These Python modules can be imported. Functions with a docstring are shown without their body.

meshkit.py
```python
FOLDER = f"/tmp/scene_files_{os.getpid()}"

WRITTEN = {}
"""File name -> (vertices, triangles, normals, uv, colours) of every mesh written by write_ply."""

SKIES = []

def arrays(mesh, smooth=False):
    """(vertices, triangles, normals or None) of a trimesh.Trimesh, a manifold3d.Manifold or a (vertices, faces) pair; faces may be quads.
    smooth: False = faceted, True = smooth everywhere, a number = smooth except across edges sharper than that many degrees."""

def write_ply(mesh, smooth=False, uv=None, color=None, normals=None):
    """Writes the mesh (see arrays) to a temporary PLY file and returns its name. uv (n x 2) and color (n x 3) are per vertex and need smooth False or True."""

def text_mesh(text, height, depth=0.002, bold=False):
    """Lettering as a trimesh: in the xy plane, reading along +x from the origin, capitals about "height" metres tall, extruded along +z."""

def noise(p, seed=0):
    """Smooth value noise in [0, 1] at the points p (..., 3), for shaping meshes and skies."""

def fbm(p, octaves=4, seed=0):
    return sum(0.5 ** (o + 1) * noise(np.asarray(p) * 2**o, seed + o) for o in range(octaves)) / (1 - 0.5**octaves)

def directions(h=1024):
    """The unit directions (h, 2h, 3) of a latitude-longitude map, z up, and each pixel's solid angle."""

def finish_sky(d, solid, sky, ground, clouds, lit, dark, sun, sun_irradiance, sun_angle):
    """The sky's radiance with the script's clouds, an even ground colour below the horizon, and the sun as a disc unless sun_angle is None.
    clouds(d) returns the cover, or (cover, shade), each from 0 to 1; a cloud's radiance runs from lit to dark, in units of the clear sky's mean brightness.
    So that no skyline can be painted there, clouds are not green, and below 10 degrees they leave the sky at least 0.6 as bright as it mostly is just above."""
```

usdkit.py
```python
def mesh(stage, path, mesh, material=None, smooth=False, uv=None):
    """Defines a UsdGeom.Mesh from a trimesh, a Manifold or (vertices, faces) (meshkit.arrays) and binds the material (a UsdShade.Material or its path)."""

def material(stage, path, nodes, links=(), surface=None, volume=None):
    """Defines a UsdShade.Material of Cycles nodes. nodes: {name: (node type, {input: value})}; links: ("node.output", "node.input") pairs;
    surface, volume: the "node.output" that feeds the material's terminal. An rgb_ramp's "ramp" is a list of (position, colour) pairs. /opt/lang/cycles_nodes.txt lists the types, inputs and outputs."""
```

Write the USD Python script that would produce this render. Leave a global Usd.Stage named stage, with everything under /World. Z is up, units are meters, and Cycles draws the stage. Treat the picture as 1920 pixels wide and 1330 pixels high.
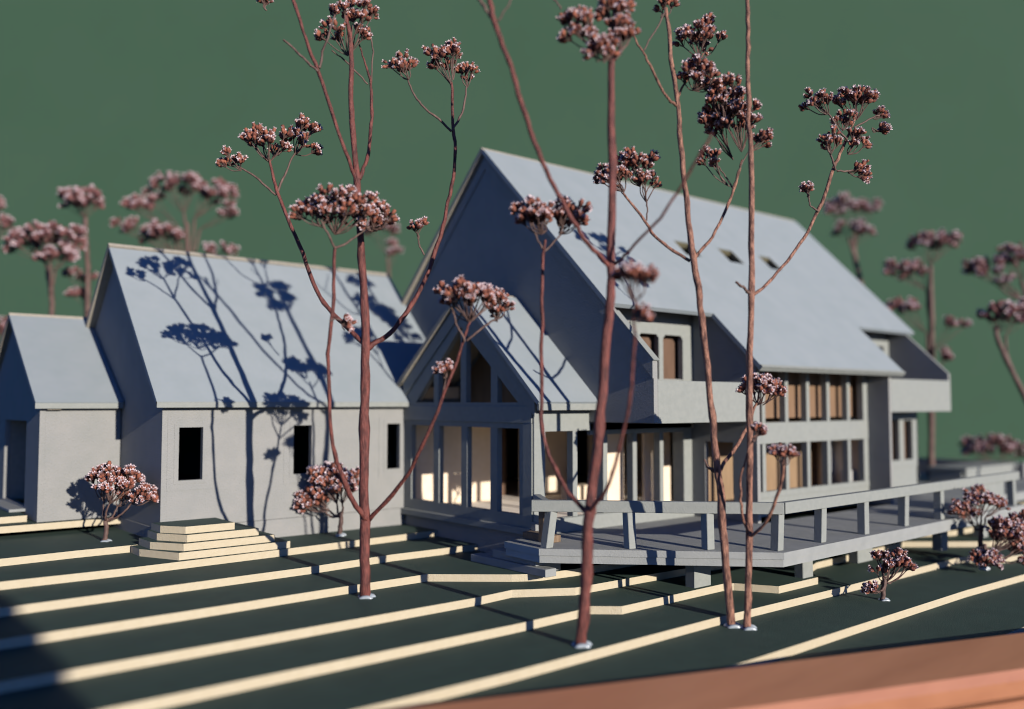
import math, random
import numpy as np, trimesh, usdkit
from shapely.geometry import Polygon, box as sbox, LineString
from pxr import Usd, UsdGeom, UsdLux, UsdShade, Gf, Sdf, Vt

CM = 0.01                                    # everything below is written in centimetres of the model
stage = Usd.Stage.CreateInMemory()
UsdGeom.SetStageUpAxis(stage, UsdGeom.Tokens.z)
UsdGeom.SetStageMetersPerUnit(stage, 1.0)
UsdGeom.Xform.Define(stage, '/World')
UsdGeom.Scope.Define(stage, '/World/Looks')

# ---------------------------------------------------------------- camera
F = 1672.0                                   # focal length in pixels of a 1920 wide picture
PITCH = math.atan(90.0 / F)
AZ = math.atan2(1990.0, F / math.cos(PITCH)) # view direction, measured from the x axis
fw = np.array([math.cos(AZ), math.sin(AZ), 0]); RT = np.array([math.sin(AZ), -math.cos(AZ), 0]); UPZ = np.array([0, 0, 1.0])
FWD = fw * math.cos(PITCH) + UPZ * math.sin(PITCH)
UP = -fw * math.sin(PITCH) + UPZ * math.cos(PITCH)
EYE = np.array([-13.6294, -40.2325, 5.5472])
cam = UsdGeom.Camera.Define(stage, '/World/camera')
m = Gf.Matrix4d(*[float(x) for r in ((*RT, 0), (*UP, 0), (*(-FWD), 0), (*(EYE * CM), 1)) for x in r])
cam.AddTransformOp().Set(m)
cam.CreateHorizontalApertureAttr(36.0); cam.CreateVerticalApertureAttr(36.0 * 709 / 1024)
cam.CreateFocalLengthAttr(36.0 * F / 1920)
cam.CreateFStopAttr(5.6); cam.CreateFocusDistanceAttr(0.367)
cam.CreateExposureAttr(0.92)
cam.CreateClippingRangeAttr((0.02, 1000.0))

# ---------------------------------------------------------------- sky and sun
TOSUN = np.array([-0.022, -0.966, 0.245]); TOSUN /= np.linalg.norm(TOSUN)
SUN_EL, SUN_ROT = math.asin(TOSUN[2]), math.atan2(TOSUN[0], TOSUN[1])
usdkit.material(stage, '/World/Looks/sky', {
    'n': ('sky_texture', {'sky_type': 'single_scattering', 'sun_disc': False, 'sun_elevation': SUN_EL, 'sun_rotation': SUN_ROT, 'altitude': 600.0, 'aerosol_density': 0.0, 'ozone_density': 6.0}),
    't': ('vector_math', {'math_type': 'multiply', 'vector2': (0.68, 0.94, 1.65)}),
    'b': ('background_shader', {'strength': 0.057})}, [('n.color', 't.vector1'), ('t.vector', 'b.color')], surface='b.background')
dome = UsdLux.DomeLight.Define(stage, '/World/sky')
UsdShade.MaterialBindingAPI.Apply(dome.GetPrim()).Bind(UsdShade.Material.Get(stage, '/World/Looks/sky'))
dome.GetPrim().SetCustomDataByKey('kind', 'structure')
sun = UsdLux.DistantLight.Define(stage, '/World/sun')
sun.CreateIntensityAttr(1.25); sun.CreateAngleAttr(0.5); sun.CreateNormalizeAttr(True); sun.CreateColorAttr(Gf.Vec3f(1.0, 0.93, 0.84))
zx = TOSUN; xx = np.cross([0, 0, 1], zx); xx /= np.linalg.norm(xx); yx = np.cross(zx, xx)
sun.AddTransformOp().Set(Gf.Matrix4d(*[float(v) for r in ((*xx, 0), (*yx, 0), (*zx, 0), (0, 0, 5, 1)) for v in r]))

# ---------------------------------------------------------------- materials
def mixc(name, c1, c2, scale, detail=6.0, own=False, bump=0.0, bscale=None, rough=0.7, spec=0.3, lo=0.3, hi=0.7, stretch=None, bdist=0.0004, extra=None):
    """A surface of two tones mixed by noise, with a fine grain."""
    c1, c2 = (tuple(v * .75 for v in c1), tuple(v * .75 for v in c2)) if own else (k_(c1), k_(c2))
    nodes = {'g': ('geometry', {}), 'n': ('noise_texture', {'scale': scale, 'detail': detail, 'roughness': 0.6}),
             'r': ('rgb_ramp', {'ramp': [(lo, c1), (hi, c2)]}),
             'p': ('principled_bsdf', {'roughness': rough, 'specular_ior_level': spec})}
    links = [('n.fac', 'r.fac'), ('r.color', 'p.base_color')]
    if stretch:
        nodes['s'] = ('vector_math', {'math_type': 'multiply', 'vector2': stretch})
        links += [('g.position', 's.vector1'), ('s.vector', 'n.vector')]
    else:
        links += [('g.position', 'n.vector')]
    if bump:
        nodes['bn'] = ('noise_texture', {'scale': bscale or scale * 6, 'detail': 4.0, 'roughness': 0.65})
        nodes['b'] = ('bump', {'strength': bump, 'distance': bdist})
        links += [(('s.vector' if stretch else 'g.position'), 'bn.vector'), ('bn.fac', 'b.height'), ('b.normal', 'p.normal')]
    return usdkit.material(stage, '/World/Looks/' + name, nodes, links, surface='p.BSDF')

K = 0.45                                     # medium grey paints: little light bounces between the faces
def k_(c): return tuple(round(v * K, 4) for v in c)
M = {}
M['roof'] = mixc('roof_paint', (0.335, 0.385, 0.405), (0.375, 0.42, 0.44), 70, detail=10, bump=0.35, bscale=1500, rough=0.8, bdist=0.0003)
M['wall'] = mixc('wall_paint', (0.345, 0.35, 0.335), (0.395, 0.39, 0.37), 100, detail=10, bump=0.9, bscale=1300, rough=0.8, bdist=0.0005)
M['trim'] = mixc('trim_paint', (0.315, 0.335, 0.31), (0.365, 0.38, 0.35), 400, bump=0.4, bscale=1600, rough=0.75)
M['deck'] = mixc('deck_paint', (0.34, 0.355, 0.345), (0.41, 0.42, 0.405), 120, detail=10, bump=0.5, bscale=1500, rough=0.8)
M['ridge'] = mixc('cut_board', (0.40, 0.36, 0.29), (0.52, 0.47, 0.38), 600, bump=0.6, bscale=1800, rough=0.85, bdist=0.0005)
M['rawwood'] = mixc('raw_wood', (0.20, 0.13, 0.08), (0.36, 0.25, 0.16), 700, bump=0.6, rough=0.85, stretch=(1, 1, 0.2))
M['tan'] = mixc('interior_board', (0.66, 0.54, 0.40), (0.74, 0.61, 0.46), 300, own=True, bump=0.2, rough=0.85)
M['brown'] = mixc('brown_board', (0.085, 0.047, 0.028), (0.12, 0.068, 0.042), 300, own=True, rough=0.85, stretch=(1, 1, 0.15))
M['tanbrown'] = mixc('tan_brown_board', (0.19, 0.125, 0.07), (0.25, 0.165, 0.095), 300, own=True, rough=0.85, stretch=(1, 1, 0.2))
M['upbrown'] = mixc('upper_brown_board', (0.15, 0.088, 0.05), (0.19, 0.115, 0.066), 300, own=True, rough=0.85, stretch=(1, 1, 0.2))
M['olive'] = mixc('olive_edge', (0.10, 0.09, 0.05), (0.15, 0.13, 0.075), 300, own=True, rough=0.85)
M['cream'] = mixc('cream_floor', (0.80, 0.72, 0.62), (0.88, 0.80, 0.70), 200, own=True, rough=0.8)
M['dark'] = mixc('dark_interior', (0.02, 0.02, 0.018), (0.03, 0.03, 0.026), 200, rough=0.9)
M['white'] = mixc('white_paper', (0.62, 0.60, 0.56), (0.70, 0.68, 0.63), 300, rough=0.8)
M['green'] = mixc('green_board', (0.056, 0.117, 0.070), (0.063, 0.124, 0.078), 6, rough=0.9, spec=0.1)
M['lawn'] = mixc('lawn_cloth', (0.025, 0.045, 0.028), (0.03, 0.05, 0.032), 40, rough=0.9, spec=0.1)
M['glue'] = mixc('glue', (0.36, 0.42, 0.46), (0.52, 0.57, 0.60), 400, rough=0.3, spec=0.5)
M['tip'] = mixc('petal_white', (0.40, 0.28, 0.29), (0.60, 0.51, 0.53), 1500, own=True, rough=0.8)
M['bud'] = mixc('bud_brown', (0.055, 0.016, 0.014), (0.30, 0.098, 0.055), 420, own=True, detail=3, rough=0.75, lo=0.32, hi=0.68, bump=0.4, bscale=3000)
M['bud2'] = mixc('bud_far', (0.06, 0.022, 0.024), (0.20, 0.082, 0.075), 420, own=True, detail=3, rough=0.8, lo=0.32, hi=0.68)
M['stem'] = mixc('stem_red', (0.040, 0.010, 0.009), (0.19, 0.055, 0.042), 700, own=True, bump=1.0, bscale=2000, rough=0.6, lo=0.32, hi=0.68, stretch=(1, 1, 0.3), bdist=0.0006)
M['stemtan'] = mixc('stem_tan', (0.065, 0.024, 0.018), (0.31, 0.15, 0.10), 900, own=True, bump=1.0, bscale=2400, rough=0.65, lo=0.36, hi=0.62, stretch=(1, 1, 0.3), bdist=0.0006)
M['twig'] = mixc('twig_brown', (0.05, 0.026, 0.022), (0.14, 0.085, 0.068), 700, own=True, rough=0.7, stretch=(1, 1, 0.3))
M['rail'] = mixc('redwood', (0.50, 0.205, 0.108), (0.66, 0.29, 0.155), 40, detail=5, bump=0.1, rough=0.33, spec=0.6, stretch=(0.25, 1.6, 1.6))

# contour boards: dark green paper on top, bare cream edges where the board was cut
usdkit.material(stage, '/World/Looks/contour_board', {
    'g': ('geometry', {}), 'sx': ('separate_xyz', {}), 'm': ('math', {'math_type': 'greater_than', 'value2': 0.5}),
    'n': ('noise_texture', {'scale': 110.0, 'detail': 8.0, 'roughness': 0.7}), 'r': ('rgb_ramp', {'ramp': [(0.3, (0.0115, 0.027, 0.020)), (0.7, (0.018, 0.040, 0.030))]}),
    'n2': ('noise_texture', {'scale': 500.0, 'detail': 4.0}), 'r2': ('rgb_ramp', {'ramp': [(0.3, (0.29, 0.245, 0.165)), (0.7, (0.31, 0.266, 0.186))]}),
    'mx': ('mix', {}), 'bn': ('noise_texture', {'scale': 1800.0, 'detail': 4.0}), 'b': ('bump', {'strength': 0.6, 'distance': 0.0004}),
    'p': ('principled_bsdf', {'roughness': 0.75, 'specular_ior_level': 0.35})},
    [('g.position', 'n.vector'), ('n.fac', 'r.fac'), ('g.position', 'n2.vector'), ('n2.fac', 'r2.fac'), ('g.true_normal', 'sx.vector'), ('sx.z', 'm.value1'),
     ('m.value', 'mx.fac'), ('r2.color', 'mx.color1'), ('r.color', 'mx.color2'), ('mx.color', 'p.base_color'),
     ('g.position', 'bn.vector'), ('bn.fac', 'b.height'), ('b.normal', 'p.normal')], surface='p.BSDF')
M['contour'] = UsdShade.Material.Get(stage, '/World/Looks/contour_board')

# ---------------------------------------------------------------- helpers
used = {}
def path_for(parent, name):
    base = (parent or '/World') + '/' + name
    n = used.get(base, 0); used[base] = n + 1
    return base if n == 0 else f'{base}_{n:03d}'
def tag(prim, label=None, cat=None, group=None, kind=None):
    for k, v in (('label', label), ('category', cat), ('group', group), ('kind', kind)):
        if v: prim.SetCustomDataByKey(k, v)
    return prim
def thing(name, label, cat, loc=(0, 0, 0), group=None, kind=None):
    p = path_for(None, name); x = UsdGeom.Xform.Define(stage, p)
    x.AddTranslateOp().Set(Gf.Vec3d(*[float(v) * CM for v in loc])); tag(x.GetPrim(), label, cat, group, kind)
    ORIG[p] = np.array(loc, float)
    return p
ORIG = {}
def part(name, mesh, mat, parent=None, label=None, smooth=False, kind=None, cat=None, group=None):
    """One Mesh prim under parent (coordinates given in model space, cm)."""
    p = path_for(parent, name)
    root = '/'.join(p.split('/')[:3]); o = ORIG.get(root, np.zeros(3)) if parent else np.zeros(3)
    if hasattr(mesh, 'vertices'): v, f = np.array(mesh.vertices), np.array(mesh.faces)
    else: v, f = mesh
    g = usdkit.mesh(stage, p, ((np.asarray(v) - o) * CM, f), M[mat], smooth=smooth)
    tag(g.GetPrim(), label, cat, group, kind)
    return p
def cat_(ms): return trimesh.util.concatenate([x if hasattr(x, 'vertices') else trimesh.Trimesh(x[0], x[1], process=False) for x in ms])
def B(x0, x1, y0, y1, z0, z1, c=0.02):
    """A board with small chamfered edges."""
    c = min(c, (x1 - x0) / 4, (y1 - y0) / 4, (z1 - z0) / 4)
    P = []
    for sx in (0, 1):
        for sy in (0, 1):
            for sz in (0, 1):
                X, Y, Z = (x0, x1)[sx], (y0, y1)[sy], (z0, z1)[sz]
                dx, dy, dz = (c, -c)[sx], (c, -c)[sy], (c, -c)[sz]
                P += [(X, Y + dy, Z + dz), (X + dx, Y, Z + dz), (X + dx, Y + dy, Z)]
    return trimesh.convex.convex_hull(np.array(P))
def beam(a, b, w, h, up=(0, 0, 1), c=0.02):
    """A straight board from a to b, w wide and h high."""
    a, b = np.array(a, float), np.array(b, float); L = np.linalg.norm(b - a); x = (b - a) / L
    y = np.cross(up, x); y /= np.linalg.norm(y); z = np.cross(x, y)
    t = B(0, L, -w / 2, w / 2, -h / 2, h / 2, c)
    T = np.eye(4); T[:3, 0], T[:3, 1], T[:3, 2], T[:3, 3] = x, y, z, a
    t.apply_transform(T); return t
def ext(poly, t):
    return cat_([trimesh.creation.extrude_polygon(g, t, engine='earcut') for g in getattr(poly, 'geoms', [poly])])
def wall_x(Y, t, poly):                       # poly in (x, z), from Y to Y + t
    mm = ext(poly, t); v = mm.vertices.copy(); mm.vertices = np.stack([v[:, 0], Y + t - v[:, 2], v[:, 1]], 1); return mm
def wall_y(X, t, poly):                       # poly in (y, z), from X to X + t
    mm = ext(poly, t); v = mm.vertices.copy(); mm.vertices = np.stack([X + v[:, 2], v[:, 0], v[:, 1]], 1); return mm
def flat(z, t, poly):                         # poly in (x, y), top at z
    mm = ext(poly, t); mm.apply_translation((0, 0, z - t)); return mm
def slab(poly, p0, slope, t):
    """A roof board. poly in (x, y) seen from above, underside through (y, z) = p0 with dz/dy = slope, t thick."""
    n = np.array([0, -slope, 1.0]); n /= np.linalg.norm(n); k = math.hypot(1, slope)
    mm = ext(Polygon([(x, y * k) for x, y in poly.exterior.coords], [[(x, y * k) for x, y in r.coords] for r in poly.interiors]), t)
    v = mm.vertices.copy(); y = v[:, 1] / k
    mm.vertices = np.stack([v[:, 0], y, p0[1] + slope * (y - p0[0])], 1) + v[:, 2:3] * n
    mm.fix_normals(); return mm
def R(x0, x1, y0, y1): return sbox(x0, y0, x1, y1)
def holes(p, *hs):
    for h in hs: p = p.difference(h)
    return p
rnd = random.Random(7)
nrng = np.random.default_rng(11)

# ---------------------------------------------------------------- ground of the model: stacked contour boards
RA, RDIR = np.array([.1, -20.4]), np.array([math.cos(math.radians(-19.64)), math.sin(math.radians(-19.64))])   # far edge of the front rail
def keep(poly):
    a, b = RA - RDIR * 40, RA + RDIR * 90
    n = np.array([-RDIR[1], RDIR[0]])
    return poly.intersection(Polygon([a + n * .02, b + n * .02, b + n * 80, a + n * 80]))
ground = thing('ground', None, None, kind='structure')
XL, XR, YB = -17.0, 66.0, 17.0
paths = {
 1: [(XL, -.05), (-6, -.1), (-3.4, .08), (-.15, .05), (60, .05), (XR, .05)],
 2: [(XL, -3.5), (-6.6, -3.5), (-2.3, -3.65), (3.4, -3.45), (12.6, -3.0), (XR, -3.0)],
 3: [(XL, -6.7), (-1.8, -6.6), (3.9, -6.5), (8.1, -6.15), (12.6, -6.3), (XR, -6.3)],
 4: [(XL, -9.9), (-2.4, -9.75), (3.7, -9.6), (7.6, -9.6), (10.2, -11.9), (11.2, -12.5), (13, -12.7), (20, -12.7), (40, -14), (XR, -16)],
 5: [(XL, -13.2), (-2.1, -13.3), (7.2, -13.3), (9.2, -13.1), (11.4, -14.4), (15.8, -14.5), (21, -14.7), (36, -15.2), (39, -17.0), (42, -17.1), (XR, -20)],
 6: [(XL, -16.2), (-1.7, -16.3), (6.4, -16.4), (9.6, -16.3), (10.5, -16.1), (11.4, -16.9), (17.7, -16.8), (18.2, -17.0), (19.1, -18.6), (22.1, -18.6), (23.5, -17.2), (25.3, -16.6), (34.8, -16.2), (36.6, -17.7), (38.5, -19.2), (XR, -24)],
 7: [(XL, -19.3), (3.6, -19.7), (13.4, -19.5), (21.6, -19.6), (28.2, -19.6), (34, -19.6), (35.3, -21.0), (XR, -27)],
 8: [(XL, -22.9), (11.1, -22.9), (17.4, -22.8), (27.2, -22.7), (33.0, -22.9), (44, -23.6), (XR, -29.5)],
 9: [(XL, -26.2), (XR, -26.6)], 10: [(XL, -30), (XR, -33)], 11: [(XL, -50), (XR, -50)]}
for k, pth in paths.items():
    top = -.3 - .3 * k
    poly = keep(Polygon(pth + [(XR, YB), (XL, YB)]))
    if poly.is_empty: continue
    part('contour_board', flat(top, .3 if k < 11 else .8, poly).slice_plane([0, 0, -90], [0, 0, 1]) if False else flat(top, .299 if k < 11 else .8, poly), 'contour', ground)
part('contour_board', flat(-.03, .3, R(XL, -.03, 5.5, YB)), 'contour', ground)
part('contour_board', flat(.27, .295, R(XL, -3.9, 6.6, YB)), 'contour', ground)
part('floor_sheet', flat(-4.6, 1.0, R(-260, 360, -260, 360)), 'lawn', ground)

# green board behind the model, square to the view
bd = thing('backdrop', None, None, kind='structure')
cb = EYE[:2] + fw[:2] * 128
q = B(-250, 250, 0, 1.2, -4.6, 190, .05); T = np.eye(4); T[:3, 0], T[:3, 1] = RT, fw; T[:2, 3] = cb; q.apply_transform(T)
part('green_panel', q, 'green', bd)

# wooden edge rail in front of the model
ra, rb = RA - RDIR * 22, RA + RDIR * 75
nn = np.array([-RDIR[1], RDIR[0]])
er = thing('front_rail', 'reddish brown wooden rail, blurred, across the lower right corner', 'rail', (*(RA + RDIR * 20), -4.6))
def railbar(w, z0, z1, off, c, tilt=0):
    a = np.array([*(ra - nn * (off + w / 2)), (z0 + z1) / 2]); b = np.array([*(rb - nn * (off + w / 2)), (z0 + z1) / 2]); return beam(a, b, w, z1 - z0, up=(-nn[0] * tilt, -nn[1] * tilt, 1), c=c)
part('rail_cap', railbar(2.7, -3.45, -2.5, 0, .3, .15), 'rail', er)
part('rail_base', railbar(2.1, -4.58, -3.75, .2, .08), 'rail', er)
ps = thing('wooden_post', 'square redwood post whose shadow darkens the lower left corner', 'post', (-16, -78, -4.6))
part('post_shaft', B(-24, -8.5, -82, -74, -4.58, 15.5, .3), 'rail', ps)
part('post_cap', B(-24.6, -8.4, -82.6, -73.4, 15.52, 16.6, .3), 'rail', ps)

# ---------------------------------------------------------------- the house model
house = thing('model_house', 'grey card model house with steep pale roofs, glazed gable and bay, recessed balconies', 'model house', (16, 0, -1.5))
H = lambda name, mesh, mat, label=None, parent=house, **k: part(name, mesh, mat, parent, label, **k)

# --- small wing at the far left
sw0, sw1 = -3.65, -.05
gp = Polygon([(5.8, .0), (17.6, .0), (17.6, 5.6), (11.7, 9.85), (5.8, 5.6)])
g = H('gable_wall', wall_y(sw0, .25, holes(gp, R(8.45, 13.4, .5, 4.65))), 'wall', 'gable wall of the small wing with a wide dark doorway')
H('door_reveal', B(sw0 + .26, sw0 + 1.1, 13.42, 13.6, .4, 4.75), 'ridge', parent=g)
H('door_panel', B(sw0 + 1.1, sw0 + 1.25, 8.0, 13.9, .0, 5.0), 'wall', parent=g)
H('threshold', B(sw0 - .7, sw0 + .2, 8.2, 13.6, .28, .42), 'deck', parent=g)
w = H('front_wall', wall_x(5.8, .25, R(sw0 + .252, sw1, 0.0, 5.58)), 'wall', 'front wall of the small wing')
H('eave_bracket', B(sw0 + .25, sw0 + .85, 5.5, 5.795, 5.2, 5.4), 'ridge', parent=w)
H('rear_wall', wall_x(17.35, .25, R(sw0 + .252, sw1, 0.0, 5.3)), 'wall')
sl = .715
H('roof', slab(R(sw0 - .3, sw1, 5.45, 11.72), (11.7, 9.87), sl, .2), 'roof', 'sunlit front roof of the small wing', smooth=False)
H('roof', slab(R(sw0 - .3, sw1, 11.62, 18.0), (11.7, 9.96), -sl, .22), 'ridge', 'rear roof of the small wing')
H('eave_edge', B(sw0 - .3, sw1, 5.37, 5.46, 5.26, 5.52, .01), 'trim')

# --- long left wing
gp = Polygon([(0, -.02), (14.4, -.02), (14.4, 5.75), (7.2, 13.15), (0, 5.75)])
H('gable_wall', wall_y(0, .25, gp), 'wall', 'shaded gable wall of the long wing')
WIN = [(.74, 1.83), (6.3, 7.26), (11.63, 12.42)]
fwl = H('front_wall', wall_x(0, .25, holes(R(.252, 12.72, -.02, 5.74), *[R(a, b, 2.06, 4.43) for a, b in WIN])), 'wall', 'sunlit front wall of the long wing with three narrow windows')
for a, b in WIN:
    r = min(b + .5, 12.68)
    H('window_trim', cat_([wall_x(-.016, .015, holes(R(a - .5, r, 1.62, 4.9), R(a - .2, min(b + .2, 12.6), 1.9, 4.62))), ]), 'wall', parent=fwl)
    H('window_frame', wall_x(-.032, .031, holes(R(a - .2, min(b + .2, 12.6), 1.9, 4.62), R(a, b, 2.06, 4.43))), 'wall', parent=fwl)
H('plinth', B(-.03, 12.7, -.045, .25, -1.2, -.035, .012), 'wall', 'base course under the long wing')
H('plinth', B(-.035, .25, .26, 14.4, -1.2, -.035, .012), 'wall')
H('rear_wall', wall_x(14.15, .25, holes(R(.252, 16.15, -.02, 5.4), R(13.2, 14.9, 1.9, 4.0))), 'wall')
H('eave_bracket', B(.05, .6, -.28, -.02, 5.3, 5.5), 'ridge', parent=fwl)
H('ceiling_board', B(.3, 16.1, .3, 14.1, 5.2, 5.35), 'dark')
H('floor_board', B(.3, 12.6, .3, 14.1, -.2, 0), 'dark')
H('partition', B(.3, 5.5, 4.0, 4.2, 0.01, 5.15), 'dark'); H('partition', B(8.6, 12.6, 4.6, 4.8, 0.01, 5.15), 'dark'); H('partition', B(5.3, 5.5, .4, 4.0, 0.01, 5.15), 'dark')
sl = 1.03
H('roof', slab(R(-.42, 16.18, -.38, 7.22), (7.2, 13.22), sl, .2), 'roof', 'front roof of the long wing crossed by flower shadows')
H('roof', slab(R(-.42, 16.18, 7.1, 14.9), (7.2, 13.36), -sl, .24), 'ridge', 'rear roof of the long wing')
H('eave_edge', B(-.42, 12.9, -.52, -.36, 5.32, 5.58, .01), 'trim')

# --- glazed entry hall, gable towards the left
EX = 12.7
ridge_y, ridge_z, sr, sll = -5.2, 10.75, .93, .81
out = Polygon([(-10.38, -.3), (-.03, -.3), (-.03, ridge_z - 5.17 * sll), (ridge_y, ridge_z), (-10.38, ridge_z - 5.18 * sr)])
lower = R(-9.46, -.7, .5, 4.37)
upper = Polygon([(-9.35, 5.55), (-1.1, 5.55), (-5.0, 9.3)])
eg = H('gable_frame', wall_y(EX, .3, holes(out, lower, upper)), 'trim', 'shaded glazed gable frame of the entry hall')
for yc, wd in ((-2.93, .5), (-5.28, .5), (-7.58, .52)):
    H('mullion', B(EX + .02, EX + .33, yc - wd / 2, yc + wd / 2, .48, 4.39), 'trim', parent=eg)
for yc, wd, zt in ((-2.9, .42, 7.25), (-5.2, .46, 9.12), (-7.6, .5, 7.2)):
    H('mullion', B(EX + .02, EX + .33, yc - wd / 2, yc + wd / 2, 5.53, zt), 'trim', parent=eg)
H('cross_beam', B(EX - .07, EX, -10.36, -.05, 4.62, 5.38), 'trim', parent=eg)
H('corner_board', B(EX - .06, EX, -10.37, -9.75, -.25, 4.61), 'trim', parent=eg)
def rake(y0, z0, y1, z1, X, t, wd, mat='trim'):
    return wall_y(X, t, Polygon([(y0, z0), (y1, z1), (y1, z1 - wd), (y0, z0 - wd)]))
H('rake_board', rake(-10.6, ridge_z - 5.4 * sr + .02, ridge_y, ridge_z + .02, EX - .09, .088, .85), 'trim', parent=eg)
H('rake_board', rake(-.03, ridge_z - 5.17 * sll + .02, ridge_y - .002, ridge_z + .02, EX - .085, .083, .8), 'trim', parent=eg)
H('sill_board', B(EX - .22, EX + .3, -10.45, -.05, -.32, -.02), 'trim', parent=eg)
H('foundation', B(EX + .06, 16.0, -10.2, -.05, -2.2, -.325), 'wall')
er2 = H('roof', slab(R(EX - .25, 16.19, -10.95, ridge_y + .02), (ridge_y, ridge_z + .03), sr, .2), 'roof', 'sunlit right roof of the entry hall')
H('roof', slab(R(EX - .25, 16.19, ridge_y - .05, .42), (ridge_y, ridge_z + .08), -sll, .22), 'ridge', 'left roof of the entry hall')
H('eave_edge', B(EX - .25, 16.19, -11.08, -10.93, 5.2, 5.5, .01), 'trim', parent=er2)
rw = H('side_wall', wall_x(-10.4, .25, holes(R(EX + .3, 16.3, -.3, 5.15), R(13.42, 16.3, .32, 4.24))), 'trim', 'sunlit glazed side wall of the entry hall')
H('corner_post', B(EX + .0, 13.1, -10.47, -10.385, -.3, 5.1), 'trim', parent=rw)
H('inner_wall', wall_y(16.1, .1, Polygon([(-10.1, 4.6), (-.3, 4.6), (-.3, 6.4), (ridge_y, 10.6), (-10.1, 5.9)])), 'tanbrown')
H('hall_wall', B(EX + .32, 18.6, -.32, -.12, 0, 6.4), 'tan')

# --- main house
H('rear_wall', B(16.5, 44.75, 8.95, 9.2, -.3, 7.0), 'wall')
MX, RY, RZ, S = 16.2, -2.6, 19.05, .985
zr = lambda y: RZ - S * abs(y - RY)
FY = -14.4
FL = 4.65
gp = Polygon([(FY, FL), (-10.4, FL), (-10.4, 4.6), (-.1, 4.6), (-.1, -.3), (9.2, -.3), (9.2, zr(9.2)), (RY, RZ), (FY, zr(FY))])
mg = H('gable_wall', wall_y(MX, .25, gp), 'wall', 'tall shaded gable wall of the main house')
H('rake_board', rake(FY, zr(FY) - .02, RY, RZ - .02, MX - .07, .068, .8), 'wall', parent=mg)
H('rake_board', rake(9.2, zr(9.2) - .02, RY - .003, RZ - .02, MX - .065, .063, .75), 'wall', parent=mg)
H('parapet_cap', slab(R(MX - .09, MX + .3, FY - .06, -12.05), (RY, RZ + .01), S, .05), 'trim', parent=mg)
k = S
sky = [Polygon([(a, -7.95), (b, -7.95), (b, -6.95), (a, -6.95)]) for a, b in ((26.4, 27.75), (30.5, 31.9), (34.7, 35.95))]
front = Polygon([(MX - .3, RY + .03), (46.2, RY + .03), (45.6, -11.75), (38.2, -11.75), (38.1, -14.62), (23.62, -14.62), (23.62, -11.85), (MX - .3, -11.85)])
mr = H('roof', slab(holes(front, *sky), (RY, RZ + .02), S, .22), 'roof', 'large sunlit front roof of the main house with three skylights')
for p in sky:
    x0, y0, x1, y1 = p.bounds
    ring = holes(R(x0 - .0, x1 + .0, y0, y1), R(x0 + .06, x1 - .06, y0 + .05, y1 - .05))
    H('skylight_frame', slab(ring, (RY, RZ - .12), S, .3), 'olive', parent=mr)
H('roof', slab(R(MX - .3, 46.2, RY - .08, 9.9), (RY, RZ + .12), -S, .24), 'ridge', 'rear roof of the main house')
H('eave_edge', slab(R(23.62, 38.1, -14.72, -14.6), (RY, RZ - .02), S, .28), 'trim', parent=mr)
H('attic_board', B(24, 44.8, -8.5, 3.2, 12.0, 12.2), 'dark')
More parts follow.
